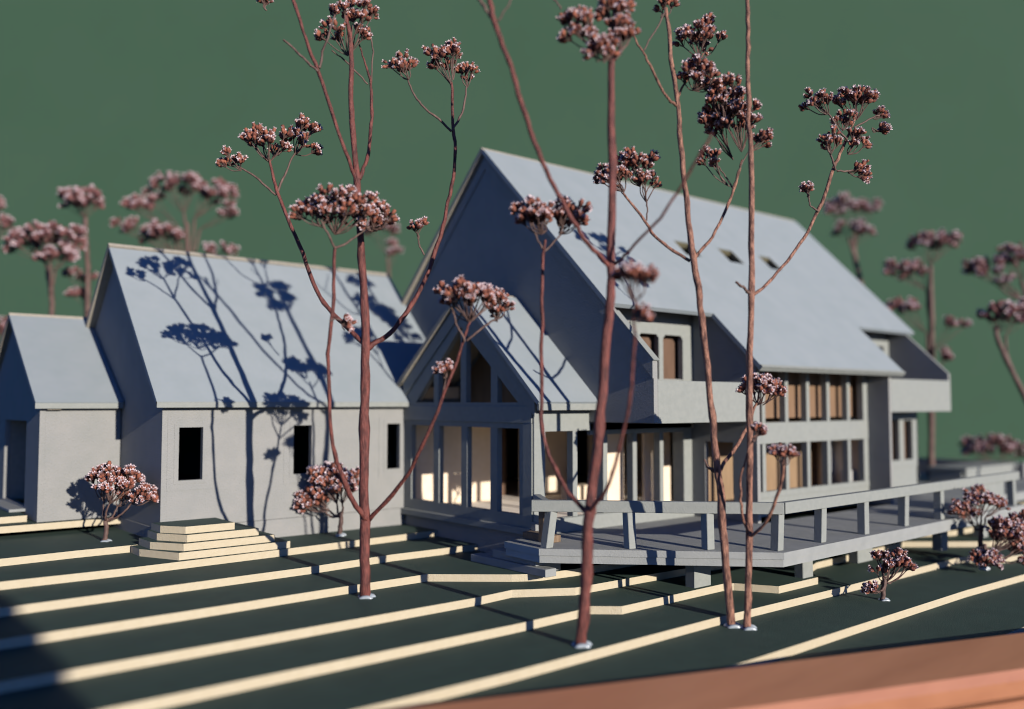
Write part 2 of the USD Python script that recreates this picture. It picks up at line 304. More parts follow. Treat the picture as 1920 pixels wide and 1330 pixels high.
# end walls and cheeks
def cheek(X, t, y0, y1, z0, name, label=None, hole=None, mat='wall'):
    p = Polygon([(y0, z0), (y1, z0), (y1, zr(y1) - .03)] + ([(RY, RZ - .03)] if y1 > RY else []) + [(y0, zr(y0) - .03)])
    return H(name, wall_y(X, t, holes(p, hole) if hole is not None else p), mat, label)
cheek(23.8, .25, FY, -10.38, -.35, 'cheek_wall', 'dark side wall beside the left balcony', R(-13.0, -11.25, .35, 3.55))
cheek(37.0, .25, FY, -10.38, -.35, 'cheek_wall', 'dark fin wall at the right of the bay')
cheek(44.8, .25, FY, 9.2, 5.0, 'end_wall', 'dark end wall beside the right balcony')
H('end_wall', B(44.8, 45.05, -12.2, 9.2, -.35, 4.98), 'wall')
# balconies
bl = H('balcony_parapet', B(MX + .25, 23.8, FY - .02, FY + .23, 4.62, 6.52), 'trim', 'sunlit parapet of the left balcony')
H('balcony_floor', B(MX + .25, 23.8, FY + .24, -10.4, 4.62, 4.85), 'wall', parent=bl)
br = H('balcony_parapet', B(37.25, 45.05, FY - .02, FY + .23, 4.98, 6.95), 'trim', 'sunlit parapet of the right balcony')
H('balcony_floor', B(37.25, 44.8, FY + .24, -10.4, 4.98, 5.2), 'wall', parent=br)
# upper window walls
uw = H('window_wall', wall_x(-10.4, .2, holes(R(MX + .25, 23.8, 4.86, 10.6), R(19.6, 21.15, 6.75, 9.0), R(21.45, 23.0, 6.75, 9.0))), 'wall', 'window wall behind the left balcony')
def arch(a, b, z0, z1, r=.18):
    return Polygon([(a, z0), (b, z0), (b, z1 - r), (b - r, z1), (a + r, z1), (a, z1 - r)])
H('window_frame', wall_x(-10.5, .098, holes(R(19.04, 23.78, 6.45, 9.55), arch(19.6, 21.12, 6.72, 9.0), arch(21.45, 23.0, 6.72, 9.0))), 'trim', parent=uw)
H('curtain_board', B(17, 23.7, -9.95, -9.85, 4.9, 10.4), 'brown', parent=uw)
uw2 = H('window_wall', wall_x(-10.4, .2, holes(R(37.25, 44.8, 5.2, 10.8), R(40.5, 41.9, 7.0, 9.2), R(42.6, 44.05, 7.0, 9.3))), 'wall', 'window wall behind the right balcony')
H('window_frame', wall_x(-10.5, .098, holes(R(39.9, 44.75, 6.6, 9.7), R(40.5, 41.9, 7.0, 9.2), R(42.6, 44.05, 7.0, 9.3))), 'trim', parent=uw2)
H('curtain_board', B(37.3, 44.7, -9.9, -9.8, 5.3, 10.6), 'brown', parent=uw2)
# ground floor under the left balcony
gw = H('glazed_wall', wall_x(-10.4, .25, holes(R(16.3, 23.8, -.35, 4.6), R(16.3, 23.8, .32, 4.24))), 'trim', 'glazed ground floor wall under the left balcony')
H('header_board', B(16.3, 23.8, -10.4, -10.15, 4.02, 4.6), 'trim', parent=gw)
for a, b, d in ((15.12, 15.42, .42), (17.12, 17.42, .5), (19.2, 19.5, .42), (21.22, 21.5, .42), (23.1, 23.78, .75)):
    H('post', B(a, b, -10.43, -10.43 + d, .3, 4.25), 'trim', parent=gw)
H('sill_board', B(13.4, 23.8, -10.52, -10.15, -.36, .3), 'trim', parent=gw)
# glazed bay
BY = -13.05
bay = H('bay_frame', wall_x(BY, .25, holes(R(24.05, 37.0, -.35, 7.6), R(24.3, 36.6, .92, 3.39), R(24.3, 36.6, 4.5, 7.25))), 'trim', 'two storey glazed bay')
H('spandrel_panel', B(24.06, 36.98, BY - .04, BY, 3.4, 4.49), 'trim', parent=bay)
H('sill_board', B(24.06, 36.98, BY - .05, BY, .6, .91), 'trim', parent=bay)
for xc in (24.3, 26.35, 28.48, 30.55, 32.63, 34.82, 36.72):
    wd = .3 if xc < 36 else .5
    for z0, z1 in ((.9, 3.4), (4.48, 7.27)):
        H('mullion', B(xc - wd / 2, xc + wd / 2, BY - .03, BY + .36, z0, z1), 'trim', parent=bay)
# window under the right balcony
lw = H('window_wall', wall_x(-12.2, .2, holes(R(37.25, 45.05, -.35, 4.97), R(40.2, 42.4, 1.85, 4.45), R(43.0, 44.15, 1.85, 4.4))), 'trim', 'window wall under the right balcony')
H('window_frame', wall_x(-12.28, .078, holes(R(39.8, 44.75, 1.4, 4.8), R(40.2, 42.4, 1.85, 4.45), R(43.0, 44.15, 1.85, 4.4))), 'trim', parent=lw)
H('curtain_board', B(39.9, 44.7, -11.8, -11.7, 0, 4.9), 'brown', parent=lw)
# interior
H('floor_board', flat(.0, .3, Polygon([(EX + .3, -10.14), (23.8, -10.14), (24.06, -12.78), (36.9, -12.78), (37.2, -11.6), (44.7, -11.6), (44.7, 9), (16.5, 9), (16.5, -.4), (EX + .3, -.4)])), 'cream', 'cream floor inside the house')
H('ceiling_board', flat(4.45, .2, Polygon([(16.5, -10.14), (23.75, -10.14), (24.1, -12.6), (36.9, -12.6), (36.9, -10), (44.7, -10), (44.7, 9), (16.5, 9)])), 'tan')
H('partition', B(20.5, 24.2, -.5, -.3, .01, 4.2), 'tan'); H('partition', B(26.2, 34, -.5, -.3, .01, 4.2), 'tan')
H('partition', B(20.3, 21.6, -7.6, -7.45, .01, 4.2), 'tan'); H('partition', B(22.2, 22.5, -7.6, -7.3, .01, 4.2), 'tan'); H('partition', B(23.2, 25.4, -7.6, -7.45, .01, 4.2), 'tan')
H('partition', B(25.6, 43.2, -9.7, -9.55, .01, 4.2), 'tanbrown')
H('door_panel', B(24.2, 26.2, 1.8, 1.95, .01, 4.0), 'brown'); H('door_panel', B(18.2, 20.6, 1.0, 1.15, .01, 4.0), 'brown')
H('low_bench', B(21.5, 27.5, -3.6, -2.8, .01, .8), 'tan')
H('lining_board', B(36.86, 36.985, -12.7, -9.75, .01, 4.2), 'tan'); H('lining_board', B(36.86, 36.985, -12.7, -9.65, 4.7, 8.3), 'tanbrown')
H('column', B(36.2, 36.7, -10.9, -10.4, .01, 3.6), 'white'); H('stove_block', B(36.3, 36.8, -12.3, -11.6, .01, 1.5), 'white')
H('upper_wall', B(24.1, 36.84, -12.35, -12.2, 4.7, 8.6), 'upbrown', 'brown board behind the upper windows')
H('upper_wall', B(23.85, 24.3, -10, -8, 4.7, 9), 'brown')

# ---------------------------------------------------------------- front steps before the long wing
fs = thing('front_steps', 'four cream edged green topped steps at the left wing wall', 'steps', (1.5, -1.6, -.9))
for i, (a, b, c, zt) in enumerate([((-1.24, -1.2), (-.32, -3.25), 4.6, -.6), ((-.91, -1.5), (-.02, -2.95), 4.0, -.3), ((-.55, -1.25), (.24, -2.62), 3.4, 0.0), ((-.4, -1.2), (.3, -2.25), 2.45, .3)]):
    part('step', flat(zt, .298, Polygon([(a[0], a[1]), b, (c, b[1]), (c, -.06), (a[0], -.06)])), 'contour', fs)

# ---------------------------------------------------------------- deck
deck = thing('wooden_deck', 'grey angular deck with post and rail in front of the glazed house', 'deck', (28, -16, -2))
D = lambda name, mesh, mat='deck', label=None, parent=deck, **k: part(name, mesh, mat, parent, label, **k)
dp = Polygon([(12.45, -10.55), (10.75, -10.75), (10.62, -13.1), (17.35, -20.02), (42.6, -19.55), (42.6, -16.5), (62.5, -16.5), (62.5, 0), (45.2, 0), (45.2, -12.3), (37.3, -12.3), (37.3, -14.45), (23.75, -14.45), (23.75, -10.55)])
D('floor', flat(-.35, .27, dp), label='grey deck floor board')
dp2 = dp.buffer(-.05, join_style=2)
D('floor', flat(-.635, .285, dp2), label='lower deck board')
def pt(x, y): return x, y
rp = [(11.0, -12.75), (17.75, -19.62), (42.3, -19.2)]
for i in range(2):
    a, b = np.array(rp[i]), np.array(rp[i + 1]); u = (b - a) / np.linalg.norm(b - a)
    D('handrail', beam((*(a - u * (.35 if i == 0 else -.12)), 1.32), (*(b + u * .12), 1.32), .34, .46), 'trim')
posts = [(11.35, -13.05), (13.5, -15.35), (15.75, -17.55), (17.75, -19.5), (21.0, -19.45), (24.6, -19.4), (28.5, -19.35), (32.3, -19.3), (37.4, -19.25), (41.6, -19.2)]
for i, (x, y) in enumerate(posts):
    q = B(-.19, .19, -.19, .19, -.35, 1.1, .02)
    dx, dy = rnd.uniform(-.12, .12), rnd.uniform(-.06, .06)
    if i == 0: dx = -.3
    s = (q.vertices[:, 2:3] - 1.1) / 1.45
    q.vertices = q.vertices + s * np.array([-dx, -dy, 0])
    if 0 < i < 3:
        T = trimesh.transformations.rotation_matrix(math.radians(-10), [0, 0, 1]); q.apply_transform(T)
    q.apply_translation((x, y, 0)); D('post', q, 'trim')
q = B(11.75, 12.1, -12.15, -11.8, -.35, 1.1); D('post', q, 'rawwood', 'bare brown wooden post at the left deck corner')
D('rail_panel', B(36.2, 40.2, -19.36, -19.3, -.34, 1.08), 'trim')
D('handrail', beam((11.25, -12.9, 1.32), (12.6, -10.75, 1.32), .32, .42), 'trim')
for x0, x1, y0, y1, zb in ((16.1, 17.2, -16.6, -16.1, -2.15), (21.35, 22.15, -18.35, -17.9, -2.15), (26.8, 28.2, -17.9, -17.4, -2.15), (33.35, 34.1, -18.9, -18.4, -2.15), (39.5, 40.3, -18.4, -17.9, -2.15)):
    D('pier', B(x0, x1, y0, y1, zb, -.925, .03), 'trim')
D('parapet', B(61.8, 62.4, -12.5, -.5, -.345, .85), 'wall', 'dark far parapet of the deck')
bn = thing('deck_bench', 'long low grey box bench on the right part of the deck', 'bench', (56, -11, -.35))
part('bench_seat', B(52.5, 61.7, -12.1, -9.3, .6, .84), 'trim', bn); part('bench_side', B(52.7, 61.6, -12.0, -11.75, -.345, .599), 'trim', bn); part('bench_side', B(52.6, 52.9, -11.74, -9.4, -.345, .599), 'trim', bn)
ds = thing('deck_steps', 'two grey steps at the left end of the deck beside the entry', 'steps', (10.8, -10.5, -1.5))
part('step', B(10.75, 11.35, -13.35, -8.4, -1.49, -1.17, .02), 'deck', ds); part('step', B(10.9, 12.4, -12.6, -9.75, -1.16, -.80, .02), 'deck', ds); part('step_base', B(11.36, 12.4, -12.5, -8.6, -1.49, -1.165, .02), 'deck', ds)
es = thing('entry_step', 'small brown block step at the foot of the entry corner', 'step', (12.2, -11.3, -.35))
part('step', B(11.9, 12.5, -12.4, -10.6, -.345, -.05), 'rawwood', es); part('riser_block', B(12.35, 12.62, -10.95, -10.65, -.05, .32), 'wall', es)

# ---------------------------------------------------------------- dried flower trees
def at(px, py, depth):
    """The point of the model that lies `depth` cm along the view at a pixel of the 1920 wide photograph."""
    return EYE + depth * (FWD + RT * ((px - 960) / F) - UP * ((py - 665) / F))
def spline(P, n=5):
    P = np.asarray(P, float)
    if len(P) < 3: return np.array([P[0] + (P[-1] - P[0]) * t for t in np.linspace(0, 1, n + 1)])
    Q = np.vstack([2 * P[0] - P[1], P, 2 * P[-1] - P[-2]]); out = []
    for i in range(1, len(Q) - 2):
        p0, p1, p2, p3 = Q[i - 1:i + 3]
        for t in np.arange(n) / n:
            out.append(.5 * (2 * p1 + (p2 - p0) * t + (2 * p0 - 5 * p1 + 4 * p2 - p3) * t * t + (3 * p1 - p0 - 3 * p2 + p3) * t ** 3))
    out.append(P[-1]); return np.array(out)
def tube(P, r, sides=8, rough=0.0):
    P = np.asarray(P, float); n = len(P); r = np.broadcast_to(r, n).astype(float)
    T = np.gradient(P, axis=0); T /= np.linalg.norm(T, axis=1, keepdims=True) + 1e-12
    ref = np.array([.3, .9, .2]) if abs(T[0][2]) > .6 else np.array([0, 0, 1.0])
    u = np.cross(T, ref); u /= np.linalg.norm(u, axis=1, keepdims=True); v = np.cross(T, u)
    a = np.arange(sides) * 2 * np.pi / sides
    rr = r[:, None] * (1 + (nrng.normal(0, rough, (n, sides)) if rough else 0))
    V = P[:, None, :] + rr[..., None] * (np.cos(a)[None, :, None] * u[:, None, :] + np.sin(a)[None, :, None] * v[:, None, :])
    V = np.vstack([V.reshape(-1, 3), P[:1], P[-1:]])
    i, j = np.meshgrid(np.arange(n - 1), np.arange(sides), indexing='ij'); k = (j + 1) % sides
    A, Bq, C, Dq = i * sides + j, i * sides + k, (i + 1) * sides + k, (i + 1) * sides + j
    f = [np.stack([A, Bq, C], -1).reshape(-1, 3), np.stack([A, C, Dq], -1).reshape(-1, 3)]
    jj = np.arange(sides); kk = (jj + 1) % sides
    f += [np.stack([np.full(sides, n * sides), kk, jj], -1), np.stack([np.full(sides, n * sides + 1), (n - 1) * sides + jj, (n - 1) * sides + kk], -1)]
    return V, np.vstack(f)
def lathe(prof, sides):
    a = np.arange(sides) * 2 * np.pi / sides
    V = np.array([(r * math.cos(t), r * math.sin(t), z) for z, r in prof for t in a]); f = []
    for i in range(len(prof) - 1):
        for j in range(sides):
            k = (j + 1) % sides
            f += [(i * sides + j, i * sides + k, (i + 1) * sides + k), (i * sides + j, (i + 1) * sides + k, (i + 1) * sides + j)]
    return V, np.array(f)
BUD = lathe([(-.5, .05), (-.32, .26), (0, .36), (.28, .30), (.46, .24), (.5, .02)], 7)
def tipmesh():
    V, Fc = [], []
    for j in range(5):
        a = j * 2 * math.pi / 5 + .3; c, s = math.cos(a), math.sin(a)
        b = len(V)
        for rr, zz, off in ((.16, .42, .16), (.16, .42, -.16), (.42, .70, .10), (.42, .70, -.10), (.30, .50, 0)):
            V.append((rr * c - off * s, rr * s + off * c, zz))
        Fc += [(b, b + 2, b + 3), (b, b + 3, b + 1), (b, b + 4, b + 2), (b + 1, b + 3, b + 4), (b + 2, b + 4, b + 3)]
    return np.array(V), np.array(Fc)
TIP = tipmesh()
def place_many(src, pts, dirs, sizes, spin):
    V, Fc = src; out, n = [], len(V)
    d = dirs / np.linalg.norm(dirs, axis=1, keepdims=True)
    ref = np.where(np.abs(d[:, 2:3]) > .9, np.array([[1.0, 0, 0]]), np.array([[0, 0, 1.0]]))
    u = np.cross(ref, d); u /= np.linalg.norm(u, axis=1, keepdims=True); w_ = np.cross(d, u)
    cs, sn = np.cos(spin)[:, None], np.sin(spin)[:, None]; u, w_ = u * cs + w_ * sn, -u * sn + w_ * cs
    P = pts[:, None, :] + sizes[:, None, None] * (V[None, :, 0:1] * u[:, None] + V[None, :, 1:2] * w_[:, None] + V[None, :, 2:3] * d[:, None])
    return P.reshape(-1, 3), (Fc[None] + (np.arange(len(pts)) * n)[:, None, None]).reshape(-1, 3)
def tree(name, label, depth, stems, heads, cat='dried flower', group=None, bud=.19, far=False, mat='stem', glue=True, tips=.8):
    """stems: (part, [(px, py, width px, depth offset)...]); heads: (px, py, half width, half height, depth offset, (root px, py), lumps)."""
    x, y, w0, d0 = stems[0][1][0]; base = at(x, y, depth + d0)
    t = thing(name, label, cat, base, group)
    for nm, P in stems:
        pts = np.array([at(p[0], p[1], depth + p[3]) for p in P]); rad = np.array([p[2] * (.74 if mat == 'stemtan' else .88 if nm == 'trunk' else .78) * (depth + p[3]) / F / 2 for p in P])
        c = spline(np.hstack([pts, rad[:, None]]), 6)
        rr = np.maximum(c[:, 3], .012)
        if nm == 'trunk':
            for i in range(len(P)): rr[min(i * 6, len(rr) - 1)] *= 1.12
        wob = np.cumsum(nrng.normal(0, .018, (len(c), 3)), 0); wob -= np.linspace(0, 1, len(c))[:, None] * wob[-1]
        part(nm, tube(c[:, :3] + wob, rr, 9 if nm == 'trunk' else 7, .09), mat if nm == 'trunk' else ('twig' if nm == 'twig' else mat), t, smooth=True)
    if glue:
        g = trimesh.creation.icosphere(2, 1.0); g.vertices *= np.array([.26, .26, .13]) * (w0 * depth / F / .36) ** .5 * (1 + .35 * np.sin(g.vertices[:, :1] * 4 + g.vertices[:, 1:2] * 5))
        g.apply_translation(base + np.array([0.03, -.05, .02])); part('glue_blob', g, 'glue', t, smooth=True)
    for (hx, hy, hw, hh, dd, root, lumps) in heads:
        d = depth + dd; c = at(hx, hy, d); sx, sz = hw * d / F, hh * d / F; bs = bud * (.85 if hw < 35 else 1)
        root = at(root[0], root[1], d) if root else c - np.array([0, 0, sz * 1.2])
        n = max(3, int(lumps)); C = []
        for i in range(n):                       # lumps spread over a flat-topped dome
            best = None
            for _ in range(14):
                a, r = nrng.uniform(0, 2 * np.pi), math.sqrt(nrng.uniform(0, 1))
                q = np.array([r * math.cos(a), r * math.sin(a) * .8, 0]); q[2] = nrng.uniform(-.75, .55) + .28 * (1 - r * r)
                m_ = min([np.linalg.norm((q - o) * (1, 1, .8)) for o in C] or [9])
                if best is None or m_ > best[0]: best = (m_, q)
            C.append(best[1])
        C = np.array(C); lr = bs * 1.25
        ax = RT * 1.0; ay = fw
        LC = c + (C[:, 0:1] * max(sx - lr * 1.2, .05)) * ax + (C[:, 1:2] * max(sx - lr * 1.2, .05)) * ay + (C[:, 2:3] * max(sz - lr * 1.1, .05)) * UPZ
        BP, BD, BS, ST = [], [], [], []
        for L in LC:
            up = (L - root); up /= np.linalg.norm(up) + 1e-9; up = up + np.array([0, 0, .5]); up /= np.linalg.norm(up)
            k = nrng.integers(9, 15)
            st = L - up * lr * .9
            mid = (root + st) / 2 + nrng.normal(0, .05, 3) - np.array([0, 0, .06])
            ST.append(tube(spline([root, mid, st], 3), .022, 5))
            for j in range(k):
                v = nrng.normal(0, 1, 3); v /= np.linalg.norm(v)
                if v @ up < -.35: v = v - 1.2 * (v @ up) * up
                v /= np.linalg.norm(v)
                pos = L + v * lr * nrng.uniform(.6, 1.05) + up * lr * .1
                dv = (v * .8 + up * .75) + nrng.normal(0, .2, 3)
                BP.append(pos); BD.append(dv); BS.append(bs * nrng.uniform(.75, 1.2))
                ST.append(tube(np.array([st, pos - dv / np.linalg.norm(dv) * bs * .4]), .014, 4))
        BP, BD, BS = np.array(BP), np.array(BD), np.array(BS)
        spin = nrng.uniform(0, 6.28, len(BP))
        h = part('flower_head', place_many(BUD, BP, BD, BS * 1.1, spin), 'bud2' if far else 'bud', t, smooth=True)
        sel = nrng.uniform(0, 1, len(BP)) < tips
        if sel.any(): part('petal_tips', place_many(TIP, BP[sel], BD[sel], BS[sel] * 1.05, spin[sel]), 'tip', h)
        part('flower_stalks', cat_(ST), 'twig', h)

G1 = 'tall dried flower stems standing before the house'
tree('dried_flower_tree', 'tall dark red flower stem rising in front of the long left wing', 33.7, [
  ('trunk', [(685, 1122, 21, 0), (688, 975, 22, 0), (690, 800, 20, 0), (690, 650, 19, 0), (683, 480, 15, .2), (670, 336, 14, .3), (661, 209, 11, .3), (658, 90, 10, .3), (648, 30, 8, .3)]),
  ('branch', [(688, 978, 12, 0), (645, 920, 12, -.8), (622, 840, 10, -1.3), (617, 700, 9, -1.5), (621, 600, 9, -1.6), (628, 462, 8, -1.6)]),
  ('branch', [(690, 978, 11, 0), (755, 905, 10, -1), (800, 820, 9, -1.8), (840, 720, 8, -2.2), (868, 645, 7, -2.4), (882, 600, 5, -2.4)]),
  ('branch', [(690, 652, 13, 0), (640, 605, 11, .5), (600, 560, 11, .9), (560, 465, 9, 1.3), (519, 363, 8, 1.6), (505, 300, 6, 1.7)]),
  ('branch', [(690, 655, 13, 0), (735, 620, 12, .6), (775, 560, 11, 1.0), (810, 470, 10, 1.3), (835, 380, 9, 1.4), (848, 290, 8, 1.4), (847, 243, 8, 1.4), (846, 155, 6, 1.4)]),
  ('branch', [(669, 338, 9, .3), (640, 270, 9, -.2), (593, 132, 9, -.6), (568, 60, 8, -.8), (545, -15, 8, -1)]),
  ('branch', [(672, 338, 9, .3), (688, 290, 9, .6), (697, 231, 8, .9), (694, 159, 7, 1), (680, 105, 4, 1), (672, 70, 4, 1)]),
  ('twig', [(594, 134, 6, -.6), (565, 108, 6, -.7), (531, 75, 5, -.8)]),
  ('twig', [(600, 128, 6, -.6), (612, 80, 5, -.5), (628, 28, 4, -.4)]),
  ('twig', [(695, 160, 4, 1), (699, 110, 4, 1.1), (692, 50, 4, 1.2)]),
  ('twig', [(690, 158, 4, 1), (655, 125, 4, .9), (622, 95, 3, .8)]),
  ('twig', [(628, 465, 6, -1.6), (610, 430, 5, -1.9), (598, 405, 4, -2)]),
  ('twig', [(629, 465, 6, -1.6), (668, 440, 5, -1.3), (700, 420, 4, -1.1)]),
  ('twig', [(618, 605, 5, -1.6), (635, 600, 4, -1.6), (647, 620, 3, -1.5)]),
  ('twig', [(519, 365, 6, 1.6), (480, 335, 5, 1.5), (440, 308, 4, 1.4)]),
  ('twig', [(520, 362, 6, 1.6), (540, 315, 5, 1.9), (556, 282, 4, 2)]),
  ('twig', [(847, 246, 6, 1.4), (800, 205, 5, 1.2), (780, 178, 5, 1.2), (764, 145, 4, 1.1)]),
  ('twig', [(849, 246, 6, 1.4), (868, 205, 5, 1.6), (876, 152, 4, 1.7)]),
  ('twig', [(796, 478, 5, 1.2), (786, 455, 4, 1.2), (782, 440, 4, 1.1)]),
  ('twig', [(872, 640, 5, -2.4), (856, 608, 5, -2.5), (848, 582, 4, -2.5)]),
  ('twig', [(876, 640, 5, -2.4), (910, 612, 5, -2.2), (945, 590, 4, -2.1)]),
  ('twig', [(832, 738, 5, -2.1), (836, 715, 4, -2.1), (838, 700, 4, -2.1)]),
 ], [
  (652, 42, 62, 55, .6, (652, 105), 14), (640, 385, 72, 44, -1.6, (628, 440), 20), (592, 395, 52, 35, -1.9, (600, 425), 9), (706, 408, 42, 36, -1.1, (695, 430), 10),
  (500, 263, 56, 33, 1.7, (505, 305), 13), (437, 297, 30, 30, 1.4, (450, 320), 5), (570, 258, 36, 46, 2, (553, 290), 9),
  (828, 108, 38, 30, 1.4, (846, 160), 7), (748, 122, 36, 32, 1.1, (766, 150), 6), (876, 138, 24, 26, 1.7, (876, 165), 4), (852, 100, 20, 30, 1.5, (850, 150), 3),
  (785, 424, 24, 20, 1.1, (783, 448), 3), (880, 556, 66, 36, -2.4, (880, 605), 18), (938, 575, 34, 36, -2.1, (930, 600), 8), (836, 690, 26, 23, -2.1, (838, 706), 4), (650, 604, 16, 18, -1.5, (636, 600), 3), (495, 0, 16, 12, 1, (500, 20), 3)], group=None, mat='stem')

tree('dried_flower_tree', 'thick dark flower stem nearest the camera, before the left deck corner', 29.2, [
  ('trunk', [(1088, 1212, 24, 0), (1094, 1080, 24, 0), (1100, 960, 23, 0), (1118, 800, 21, .1), (1135, 620, 20, .2), (1145, 495, 19, .2), (1150, 300, 17, .2), (1152, 110, 14, .2), (1158, 40, 9, .2)]),
  ('branch', [(1145, 500, 12, .2), (1108, 460, 11, -.2), (1085, 425, 11, -.4), (1045, 345, 11, -.6), (1012, 262, 12, -.8), (985, 185, 13, -.9), (960, 112, 13, -1), (928, 32, 13, -1.1), (918, -10, 12, -1.1)]),
  ('branch', [(1150, 498, 9, .2), (1182, 468, 7, -.6), (1250, 390, 7, -1.6), (1300, 310, 7, -2.2), (1335, 250, 6, -2.6)]),
  ('branch', [(1100, 962, 12, 0), (1060, 915, 11, .7), (1025, 840, 10, 1.2), (1013, 755, 9, 1.5), (1015, 650, 9, 1.7), (1018, 520, 8, 1.7), (1022, 450, 6, 1.7)]),
  ('branch', [(1102, 962, 12, 0), (1135, 925, 10, -1), (1160, 860, 9, -1.8), (1180, 740, 8, -2.4), (1190, 640, 8, -2.8), (1192, 565, 7, -3)]),
  ('twig', [(925, 40, 9, -1.1), (905, 10, 8, -1.1), (895, -10, 8, -1.1)]),
  ('twig', [(934, 40, 5, -1.1), (948, 18, 4, -1.1), (962, -8, 4, -1)]),
  ('twig', [(1020, 470, 5, 1.7), (1005, 440, 4, 1.6), (998, 418, 4, 1.6)]), ('twig', [(1021, 470, 5, 1.7), (1045, 445, 4, 1.9), (1062, 425, 4, 1.9)]),
  ('twig', [(1150, 112, 7, .2), (1132, 108, 6, 0), (1120, 96, 5, -.2)]), ('twig', [(1154, 112, 7, .2), (1175, 85, 6, .4), (1190, 55, 5, .5)]),
  ('twig', [(1053, 18, 4, 1), (1040, 0, 4, 1), (1030, -12, 4, 1)]),
  ('twig', [(1191, 580, 5, -3), (1200, 605, 4, -3), (1205, 590, 3, -3)]),
 ], [
  (1085, 50, 38, 44, .2, (1120, 95), 9), (1125, 92, 36, 30, -.1, (1130, 112), 8), (1165, 58, 34, 42, .3, (1155, 112), 10), (1155, 20, 40, 30, .4, (1158, 60), 7),
  (1000, 398, 46, 36, 1.6, (1015, 440), 13), (1068, 400, 42, 40, 1.9, (1050, 440), 11),
  (1188, 516, 46, 27, -3, (1192, 565), 8), (1205, 590, 18, 22, -3, (1195, 600), 2)], mat='stem')

tree('dried_flower_tree', 'leaning flower stem crossing the left balcony and the skylight, white glue foot', 32.9, [
  ('trunk', [(1371, 1176, 20, 0), (1352, 960, 19, 0), (1345, 885, 18, 0), (1338, 780, 17, 0), (1312, 600, 16, 0), (1296, 487, 17, 0), (1286, 380, 14, .1), (1272, 250, 13, .2), (1260, 110, 11, .2), (1248, 15, 9, .2)]),
  ('branch', [(1295, 488, 9, 0), (1245, 455, 8, .4), (1205, 405, 7, .8), (1168, 362, 6, 1)]),
  ('branch', [(1299, 488, 9, 0), (1335, 445, 8, .5), (1368, 372, 7, .9), (1376, 350, 6, 1), (1392, 300, 5, 1.1)]),
  ('branch', [(1266, 195, 8, .2), (1250, 180, 7, -.2), (1215, 112, 6, -.5), (1198, 85, 5, -.6), (1176, 45, 4, -.7)]),
  ('branch', [(1268, 200, 7, .2), (1280, 165, 6, .6), (1300, 130, 5, .9), (1318, 100, 4, 1)]),
  ('branch', [(1346, 888, 11, 0), (1375, 845, 9, .6), (1402, 800, 9, 1), (1416, 772, 7, 1.2), (1424, 745, 5, 1.3)]),
  ('twig', [(1341, 885, 9, 0), (1330, 878, 8, -.1), (1320, 862, 6, -.2)]),
  ('twig', [(1210, 95, 4, -.5), (1228, 60, 4, -.4), (1245, 25, 4, -.3)]),
  ('twig', [(1212, 415, 4, .8), (1212, 380, 4, .9), (1205, 345, 3, .9)]),
  ('twig', [(1375, 355, 4, 1), (1358, 330, 4, 1.2), (1345, 312, 3, 1.2)]), ('twig', [(1372, 360, 4, 1), (1385, 320, 4, .8), (1410, 275, 3, .8)]),
 ], [
  (1248, 8, 26, 20, .2, (1248, 30), 4), (1312, 72, 56, 30, 1, (1312, 110), 11), (1325, 45, 16, 26, 1, (1320, 80), 3), (1312, 138, 50, 40, .4, (1300, 170), 13), (1355, 178, 50, 42, .7, (1360, 240), 16),
  (1385, 218, 46, 40, .8, (1390, 285), 14), (1340, 232, 36, 40, 1.2, (1375, 300), 9), (1425, 262, 28, 22, .8, (1405, 285), 5), (1330, 300, 30, 26, 1.2, (1368, 350), 4),
  (1150, 328, 40, 32, 1, (1170, 360), 9), (1195, 305, 42, 26, 1.1, (1200, 350), 9), (1213, 335, 30, 24, .9, (1212, 380), 5),
  (1425, 725, 46, 28, 1.3, (1420, 760), 10), (1450, 732, 26, 22, 1.4, (1430, 760), 5)], mat='stemtan')

